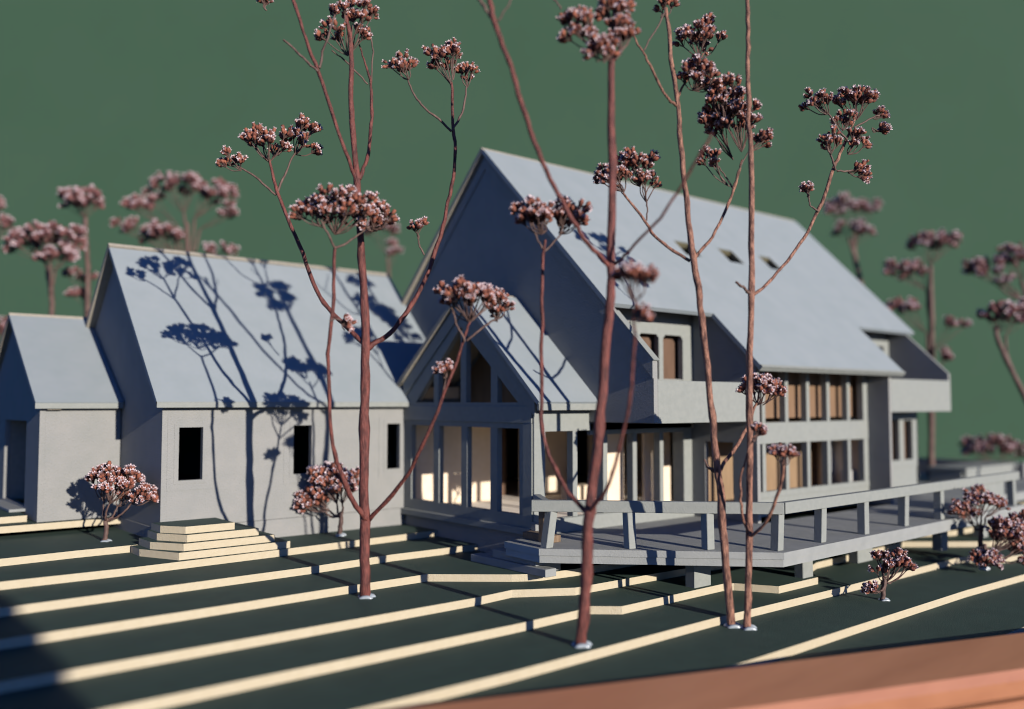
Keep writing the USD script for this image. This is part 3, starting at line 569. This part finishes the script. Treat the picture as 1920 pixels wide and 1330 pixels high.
tree('dried_flower_tree', 'straight tan flower stem right of the leaning one, in front of the bay', 32.6, [
  ('trunk', [(1401, 1180, 18, 0), (1405, 1000, 17, 0), (1406, 780, 16, 0), (1410, 553, 16, 0), (1408, 300, 13, 0), (1403, 200, 12, 0), (1401, 90, 11, 0), (1401, -12, 11, 0)]),
  ('branch', [(1412, 555, 9, 0), (1450, 520, 8, .8), (1500, 455, 8, 1.6), (1540, 390, 9, 2.2), (1568, 315, 9, 2.6), (1590, 262, 7, 2.8), (1606, 215, 6, 2.9)]),
  ('branch', [(1405, 1003, 9, 0), (1390, 955, 7, -.4), (1388, 900, 6, -.6), (1400, 845, 5, -.8), (1418, 815, 4, -.9)]),
  ('branch', [(1406, 1005, 9, 0), (1440, 970, 8, -1), (1462, 910, 9, -1.5), (1470, 862, 9, -1.8)]),
  ('twig', [(1409, 553, 9, 0), (1395, 543, 8, -.2), (1379, 529, 6, -.3)]),
  ('twig', [(1535, 398, 5, 2.2), (1522, 380, 4, 2.1), (1514, 362, 4, 2.1)]), ('twig', [(1568, 318, 6, 2.6), (1555, 290, 5, 2.4), (1550, 265, 4, 2.3)]),
  ('twig', [(1590, 265, 5, 2.8), (1570, 235, 5, 2.6), (1545, 205, 4, 2.5)]), ('twig', [(1570, 320, 5, 2.6), (1595, 320, 5, 2.8), (1612, 315, 4, 2.9)]),
  ('twig', [(1600, 240, 5, 2.8), (1630, 225, 4, 3), (1655, 215, 4, 3.1)]),
 ], [
  (1530, 188, 34, 28, 2.5, (1550, 215), 7), (1605, 185, 44, 26, 2.9, (1606, 225), 11), (1652, 214, 18, 18, 3.1, (1640, 222), 3), (1585, 222, 30, 22, 2.6, (1580, 245), 4),
  (1560, 262, 28, 26, 2.4, (1558, 290), 6), (1608, 262, 28, 28, 2.8, (1590, 290), 6), (1612, 322, 22, 30, 2.9, (1590, 322), 5), (1512, 354, 12, 14, 2.1, (1515, 366), 3), (1655, 243, 16, 10, 3, (1635, 240), 2),
  (1422, 808, 14, 16, -.9, (1412, 822), 2), (1468, 850, 34, 17, -1.8, (1470, 872), 5)], mat='stemtan')

# small bushes on the contour boards
def bush(label, depth, base, heads, bud=.2, forks=None, **k):
    bx, by = base; st = [('trunk', [(bx, by, 10, 0), (bx + 2, by - 25, 9, 0), (bx + 3, by - 45, 8, 0)])]
    for h in heads: 
        rx, ry = h[5]
        st.append(('branch', [(bx + 2, by - 38, 6, 0), ((bx + rx) / 2 + (rx - bx) * .1, (by - 40 + ry) / 2 + 6, 5, h[4] / 2), (rx, ry, 4, h[4])]))
    tree('dried_flower_bush', label, depth, st, heads, bud=bud, mat='twig', **k)
bush('small reddish flower bush before the small left wing', 39.6, (197, 1017), [(222, 900, 46, 36, -.3, (205, 945), 15), (190, 892, 30, 26, .2, (195, 940), 7), (272, 925, 30, 24, -.2, (245, 945), 7), (238, 930, 30, 20, .2, (220, 950), 5)], bud=.22)
bush('small bush with a pale foot at the front wall between the windows', 43.2, (637, 1005), [(615, 895, 40, 32, 0, (632, 945), 13), (588, 935, 36, 30, .2, (618, 958), 9), (650, 905, 36, 34, -.3, (642, 945), 10), (572, 950, 22, 20, 0, (610, 960), 4)], bud=.25)
bush('small bush standing on the open slope below the deck edge', 37.3, (1655, 1127), [(1680, 1052, 28, 26, 0, (1664, 1090), 8), (1650, 1055, 20, 30, .2, (1655, 1090), 5), (1700, 1060, 16, 20, 0, (1670, 1092), 3), (1632, 1104, 20, 14, -.3, (1650, 1108), 4)], bud=.2)
bush('flower bush reaching up over the right deck rail', 45, (1838, 1030), [(1835, 932, 32, 26, 0, (1840, 968), 9), (1800, 955, 24, 22, -.2, (1825, 985), 6), (1872, 945, 18, 18, .2, (1848, 970), 4), (1822, 965, 20, 18, .2, (1836, 985), 3)], bud=.25)
bush('dense flower bush at the right picture edge below the deck', 43.2, (1843, 1066), [(1890, 1000, 44, 34, .3, (1860, 1035), 14), (1848, 1048, 32, 22, -.2, (1850, 1060), 7), (1915, 980, 30, 34, .6, (1880, 1030), 8), (1915, 1035, 30, 30, .4, (1875, 1050), 7)], bud=.24)

# blurred stems behind the house
GB = dict(far=True, tips=.6, mat='twig', bud=.34, glue=False)
def back(label, depth, trunk, heads, **k):
    st = [('trunk', [(x, y, w_, 0) for x, y, w_ in trunk])]
    for h in heads:
        j = min(range(len(trunk)), key=lambda i: abs(trunk[i][1] - (h[5][1] + 60)))
        st.append(('branch', [(trunk[j][0], trunk[j][1], 7, 0), ((trunk[j][0] + h[5][0]) / 2, (trunk[j][1] + h[5][1]) / 2 + 8, 6, h[4] / 2), (h[5][0], h[5][1], 6, h[4])]))
    tree('dried_flower_tree', label, depth, st, heads, **{**GB, **k})
back('blurred flower stem behind the small wing, single high round head', 62, [(168, 935, 13), (166, 700, 12), (165, 520, 11), (160, 410, 9)], [(148, 372, 48, 32, 0, (160, 408), 13), (150, 520, 34, 20, 1, (160, 550), 4), (150, 552, 26, 12, 1, (160, 575), 3)])
back('blurred broad flower stem at the left edge above the small wing', 60, [(98, 935, 14), (98, 680, 13), (96, 560, 10), (92, 500, 8)], [(105, 442, 58, 30, 0, (95, 490), 14), (50, 452, 42, 34, .5, (85, 490), 9), (105, 480, 44, 20, -.5, (96, 510), 6), (130, 470, 26, 26, 0, (104, 505), 4)])
back('blurred wide flower crown behind the long wing ridge', 66, [(350, 940, 14), (350, 640, 13), (352, 520, 12), (350, 420, 10)], [(330, 345, 52, 26, 0, (345, 400), 12), (405, 360, 44, 30, .5, (365, 410), 11), (425, 395, 26, 22, .6, (375, 430), 4), (260, 385, 36, 22, -.5, (320, 430), 6), (285, 372, 26, 24, 0, (330, 420), 4), (300, 437, 50, 26, -.8, (325, 475), 12), (240, 425, 32, 22, -1, (310, 470), 5), (412, 470, 36, 12, 0, (370, 490), 4)])
back('blurred pale flower stem just behind the long wing roof end', 72, [(735, 940, 12), (735, 700, 11), (728, 520, 8)], [(715, 425, 38, 28, 0, (727, 480), 7), (740, 470, 20, 30, 0, (730, 510), 3)], tips=.95)
back('blurred flower stem cut by the left picture edge', 64, [(-30, 940, 13), (-28, 600, 12), (-22, 480, 8)], [(8, 420, 20, 22, 0, (-15, 460), 4), (-5, 385, 16, 22, 0, (-20, 440), 3), (8, 612, 20, 26, 0, (-15, 650), 4)])
back('blurred flower stem over the right slope of the main roof', 76, [(1625, 935, 12), (1620, 600, 11), (1602, 480, 10), (1598, 450, 8)], [(1590, 385, 46, 24, 0, (1600, 440), 9), (1632, 390, 26, 20, .3, (1606, 440), 4), (1600, 430, 44, 20, -.2, (1600, 465), 7), (1565, 395, 28, 26, -.4, (1592, 445), 4)], tips=.95)
back('blurred straight flower stem just right of the right balcony', 70, [(1745, 948, 14), (1745, 760, 13), (1745, 600, 12), (1745, 500, 9)], [(1750, 452, 54, 24, 0, (1745, 495), 13), (1700, 506, 44, 28, .3, (1738, 545), 10), (1690, 577, 42, 20, 0, (1738, 625), 7), (1790, 607, 32, 17, -.4, (1752, 655), 5), (1775, 668, 18, 18, 0, (1752, 705), 3)])
back('blurred curved flower stem with a low head at the right edge', 62, [(1960, 960, 12), (1935, 780, 11), (1895, 690, 11), (1870, 630, 10), (1868, 610, 7)], [(1880, 590, 44, 28, 0, (1868, 625), 10), (1920, 580, 26, 26, .3, (1885, 630), 4)])
back('blurred tall flower stem with heads cut by the right edge', 68, [(1950, 950, 12), (1945, 700, 11), (1925, 560, 9), (1915, 530, 8)], [(1905, 478, 46, 28, 0, (1915, 525), 11), (1850, 505, 42, 24, .4, (1890, 540), 8), (1830, 495, 26, 14, .6, (1870, 535), 4), (1885, 525, 22, 14, .2, (1905, 545), 3)])
back('blurred low flower bush on the far right behind the deck', 72, [(1865, 935, 10), (1865, 900, 9), (1862, 880, 8)], [(1850, 835, 46, 28, 0, (1862, 870), 13), (1905, 845, 34, 22, .3, (1870, 872), 8), (1825, 838, 30, 18, -.2, (1855, 872), 5), (1915, 885, 26, 24, 0, (1880, 895), 5)])
